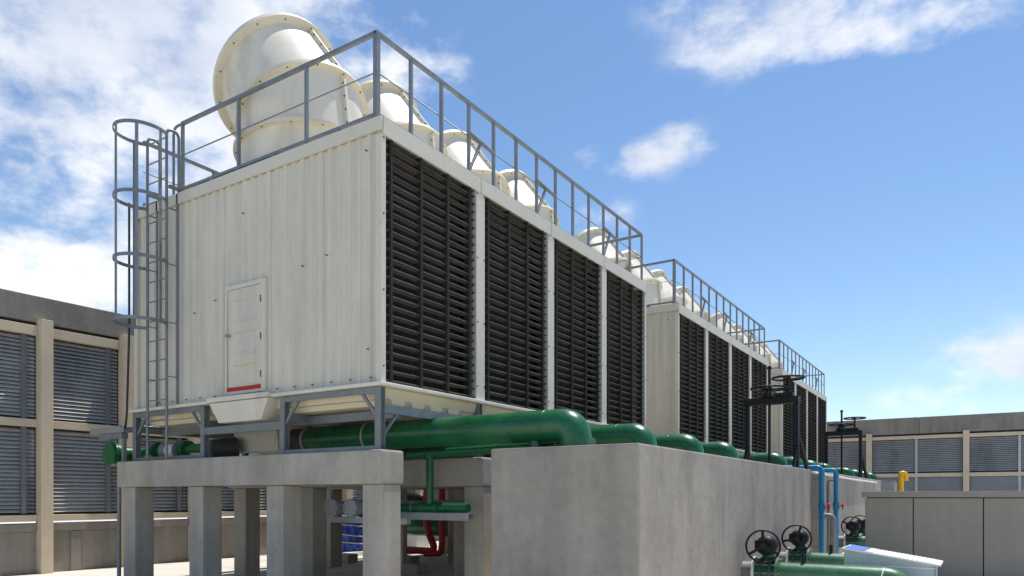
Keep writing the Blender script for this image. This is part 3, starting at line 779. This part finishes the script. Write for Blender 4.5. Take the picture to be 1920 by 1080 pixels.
# ------------------------------------------------------------------ blue pipes and grey pipe by the tank joint
def blue_pipe(y, x, red, label):
    t = empty('blue_pipe', (x, y, 0), label, 'pipe', 'blue plastic pipes beside the tanks')
    MB().tube(round_path([(-1.3, -.0, 2.30), (0, 0, 2.28), (0, 0, .0)], .12, 8), .058, 14).build('pipe', 'blue_pvc', t)
    for z in (1.35,): MB().tube([(0, 0, z - .09), (0, 0, z + .09)], .078, 14).build('valve_body', 'blue_pvc', t)
    MB().tube([(0, 0, 2.07), (0, 0, 2.16)], .07, 14).build('coupling', 'blue_pvc', t)
    MB().tube([(.05, -.03, 1.36), (.16, -.04, 1.36)], .02, 8).build('valve_stem', 'red_paint', t)
    b = MB().ring((.17, -.04, 1.36), (1, .1, 0), .085, .018, 18, 6); b.bar((.17, -.04, 1.28), (.17, -.04, 1.44), .02, .03); b.build('valve_handle', 'red_paint', t)
    for z in (2.0, 1.1, .4): MB().box(-.22, .0, .06, .075, z, z + .03).build('clip', 'galvanised', t)
blue_pipe(18.2, -3.18, True, 'nearer blue plastic pipe with a red valve handle beside the tank')
blue_pipe(20.3, -3.20, True, 'farther blue plastic pipe with a red valve handle against the second tank')
o = MB().tube(round_path([(-3.36, 19.35, 1.12), (-3.12, 19.35, 1.12), (-3.12, 19.35, 0)], .14), .075, 14).build('grey_drain', 'grey_pipe')
tag(o, 'grey plastic pipe bending down between the two blue pipes', 'pipe')
for y, lb in ((18.15, 'thin grey conduit on the wall behind the nearer blue pipe'), (20.05, 'thin grey conduit on the wall behind the farther blue pipe')):
    o = MB().tube([(-3.34 if y > 19 else -3.42, y, 0), (-3.34 if y > 19 else -3.42, y, 2.0)], .03, 8).build('conduit', 'grey_pipe'); tag(o, lb, 'conduit')
o = MB().tube([(-3.36, 18.0, 2.17), (-3.35, 20, 2.15), (-3.35, 24, 2.12), (-3.35, 30, 2.12)], .028, 8).build('white_conduit', 'white_valve'); tag(o, 'thin pale conduit along the top of the second tank', 'conduit')

# ------------------------------------------------------------------ valves on the outgoing pipes
def hand_valve(y, label, long_, roll):
    t = empty('valve_pipe', (-3.38, y, .36), label, 'pipe valve', 'green pipes with hand wheel valves')
    r = .17
    if long_: path = round_path([(.58, 0, 0), (2.3, 0, 0), (2.5, 0, -.36)], .36, 10)
    else: path = round_path([(.58, 0, 0), (1.75, 0, 0), (1.75, 0, -.35)], .2, 8)
    MB().tube(path, r, 28).build('pipe', 'green_faded', t)
    if long_: MB().ring((2.08, 0, -.012), (1, 0, -.2), r + .004, .012, 28, 6).build('weld_bead', 'white_sheet', t)
    MB().tube([(-.02, 0, 0), (.2, 0, 0)], r * .95, 24).build('stub', 'grey_pipe', t)
    for x, m in ((.20, 'white_valve'), (.32, 'green_dark'), (.47, 'green_dark'), (.57, 'green_faded')):
        MB().cyl((x - .02, 0, 0), (x + .02, 0, 0), .25, 28).build('flange', m, t)
    MB().cyl((.22, 0, 0), (.56, 0, 0), .20, 24).build('valve_body', 'green_dark', t)
    b = MB()
    for k in range(10):
        a = k * .628; b.cyl((.16, .22 * math.cos(a), .22 * math.sin(a)), (.62, .22 * math.cos(a), .22 * math.sin(a)), .016, 6)
    o = b.build('bolts', 'galvanised', t); o['kind'] = 'stuff'
    MB().tube([(.40, 0, .18), (.40, 0, .24), (.40, 0, .29)], [.13, .09, .09], 16).build('bonnet', 'green_dark', t)
    MB().box(.32, .48, -.08, .09, .285, .40).build('neck', 'black_paint', t, .015)
    MB().tube([(.40, -.20, .44), (.40, -.17, .44), (.40, .03, .44), (.40, .07, .44)], [.10, .16, .16, .10], 20).box(.22, .44, -.15, .02, .36, .52).build('gear_box', 'black_paint', t)
    MB().cyl((.40, -.32, .44), (.40, -.2, .44), .035, 12).build('shaft', 'black_paint', t)
    c = Vector((.40, -.33, .44)); ax = Vector((.3, -1, .16)).normalized()
    W = MB().ring(c, ax, .258, .0175, 36, 8).build('hand_wheel', 'black_paint', t)
    u = Vector((1, .3, 0)).normalized(); v = u.cross(ax).normalized(); s_ = MB()
    for k in range(3):
        a = roll + k * 2.094; s_.bar(c, c + (u * math.cos(a) + v * math.sin(a)) * .256, .045, .024, up=ax)
    s_.cyl(c - ax * .03, c + ax * .03, .05, 14); s_.build('spokes', 'black_paint', W)
    MB().cyl((.95, 0, r - .01), (.95, 0, r + .16), .03, 10).build('air_vent', 'black_paint', t)
hand_valve(12.35, 'nearest green pipe with a black hand wheel valve at the bottom edge', True, .5)
hand_valve(14.85, 'second green pipe with a black hand wheel valve, ending behind the white lidded duct', False, .85)
hand_valve(21.75, 'third green valve with a black hand wheel, beside the cabinet edge', False, 1.57)
hand_valve(23.3, 'farthest green valve with a black hand wheel, mostly hidden by the cabinet', False, 1.3)
o = MB().box(-.11, .11, -.06, .06, 0, .1).build('junction_box', 'blue_pvc', None, .015, (-2.62, 15.5, .34))
tag(o, 'small blue box on a post beside the second green pipe', 'box')
MB().box(-.02, .02, -.02, .02, -.34, -.002).build('stem', 'grey_pipe', o)

# ------------------------------------------------------------------ duct with sloping lid
t = empty('duct_box', (-1.89, 12.75, 0), 'pale duct box with a sloping white ribbed lid and a blue patch', 'duct')
def lid_z(x): return .775 - .155 * x
b = MB(); y1 = .85
b.add([(0, 0, 0), (1.27, 0, 0), (1.27, y1, 0), (0, y1, 0), (0, 0, lid_z(0) - .03), (1.27, 0, lid_z(1.27) - .03), (1.27, y1, lid_z(1.27) - .03), (0, y1, lid_z(0) - .03)],
      [(0, 3, 2, 1), (4, 5, 6, 7), (0, 1, 5, 4), (1, 2, 6, 5), (2, 3, 7, 6), (3, 0, 4, 7)]); b.build('body', 'duct_grey', t, .006)
def lid(xa, xb, y0_, y1_, za, zb, m, nm):
    b = MB(); b.add([(xa, y0_, lid_z(xa) + za), (xb, y0_, lid_z(xb) + za), (xb, y1_, lid_z(xb) + za), (xa, y1_, lid_z(xa) + za),
                     (xa, y0_, lid_z(xa) + zb), (xb, y0_, lid_z(xb) + zb), (xb, y1_, lid_z(xb) + zb), (xa, y1_, lid_z(xa) + zb)],
                    [(0, 3, 2, 1), (4, 5, 6, 7), (0, 1, 5, 4), (1, 2, 6, 5), (2, 3, 7, 6), (3, 0, 4, 7)]); return b.build(nm, m, t, .003)
lid(-.03, 1.34, -.03, y1 + .03, -.028, .0, 'white_sheet', 'lid')
lid(.0, .30, .0, y1, .003, .008, 'blue_sheet', 'blue_patch'); lid(.302, .42, .0, y1, .003, .008, 'trim_cream', 'tape_strip')
x = .47
while x < 1.25: lid(x, x + .028, .02, y1 - .02, .002, .009, 'white_sheet', 'lid_rib'); x += .06
MB().box(1.275, 1.30, -.02, .03, .0, lid_z(1.30) - .032).build('end_flap', 'duct_grey', t)
MB().box(1.272, 1.278, .05, y1 - .05, .1, .52).build('outlet', 'seam_dark', t)  # flat dark patch stands for the shade inside the open end
MB().box(-.002, 1.27, -.012, -.002, .50, .515).build('side_seam', 'white_sheet', t)

# ------------------------------------------------------------------ grey cabinet
t = empty('equipment_cabinet', (-1.95, 15.7, 0), 'wide grey sheet metal cabinet at the right edge', 'cabinet')
MB().box(.03, 5.2, .04, 1.5, 0, 1.60).build('body', 'seam_dark', t)
MB().box(-.06, 5.26, -.05, 1.6, 1.585, 1.70).build('cap', 'cabinet_grey', t, .008)
for a, b_ in ((0.0, .82), (.835, 1.935), (1.95, 3.05), (3.065, 4.155), (4.17, 5.2)):
    MB().box(a, b_ - .002, 0, .05, .02, 1.570).build('panel', 'cabinet_grey', t, .006)
for a in range(1): MB().box(0.0, .028, .052, 1.5, .02, 1.565).build('side_panel', 'cabinet_grey', t, .004)

# small things behind the cabinet
t = empty('vent_cowl', (-2.03, 24.0, 0), 'small yellow gooseneck cowl showing above the grey cabinet', 'vent')
MB().tube(round_path([(0, 0, 1.0), (0, 0, 2.28), (.10, .03, 2.27), (.12, .05, 2.06)], .09, 8), .075, 16).build('pipe', 'yellow_paint', t)
o = MB().box(-.25, .25, -.2, .2, 0, .2).build('base', 'grey_flange', t); MB().box(-.12, .12, -.12, .12, .2, 1.0).build('pedestal', 'grey_flange', t)
t = empty('control_box', (-2.27, 23.0, 0), 'small grey metal box above the cabinet left of the yellow cowl', 'box')
MB().box(-.17, .17, -.12, .12, 1.72, 2.02).build('housing', 'galvanised_pale', t, .01)
MB().box(-.03, .03, -.03, .03, 0, 1.72).build('stand', 'galvanised', t)
MB().box(-.19, .19, -.14, .14, 2.021, 2.04).build('hood', 'galvanised_pale', t)
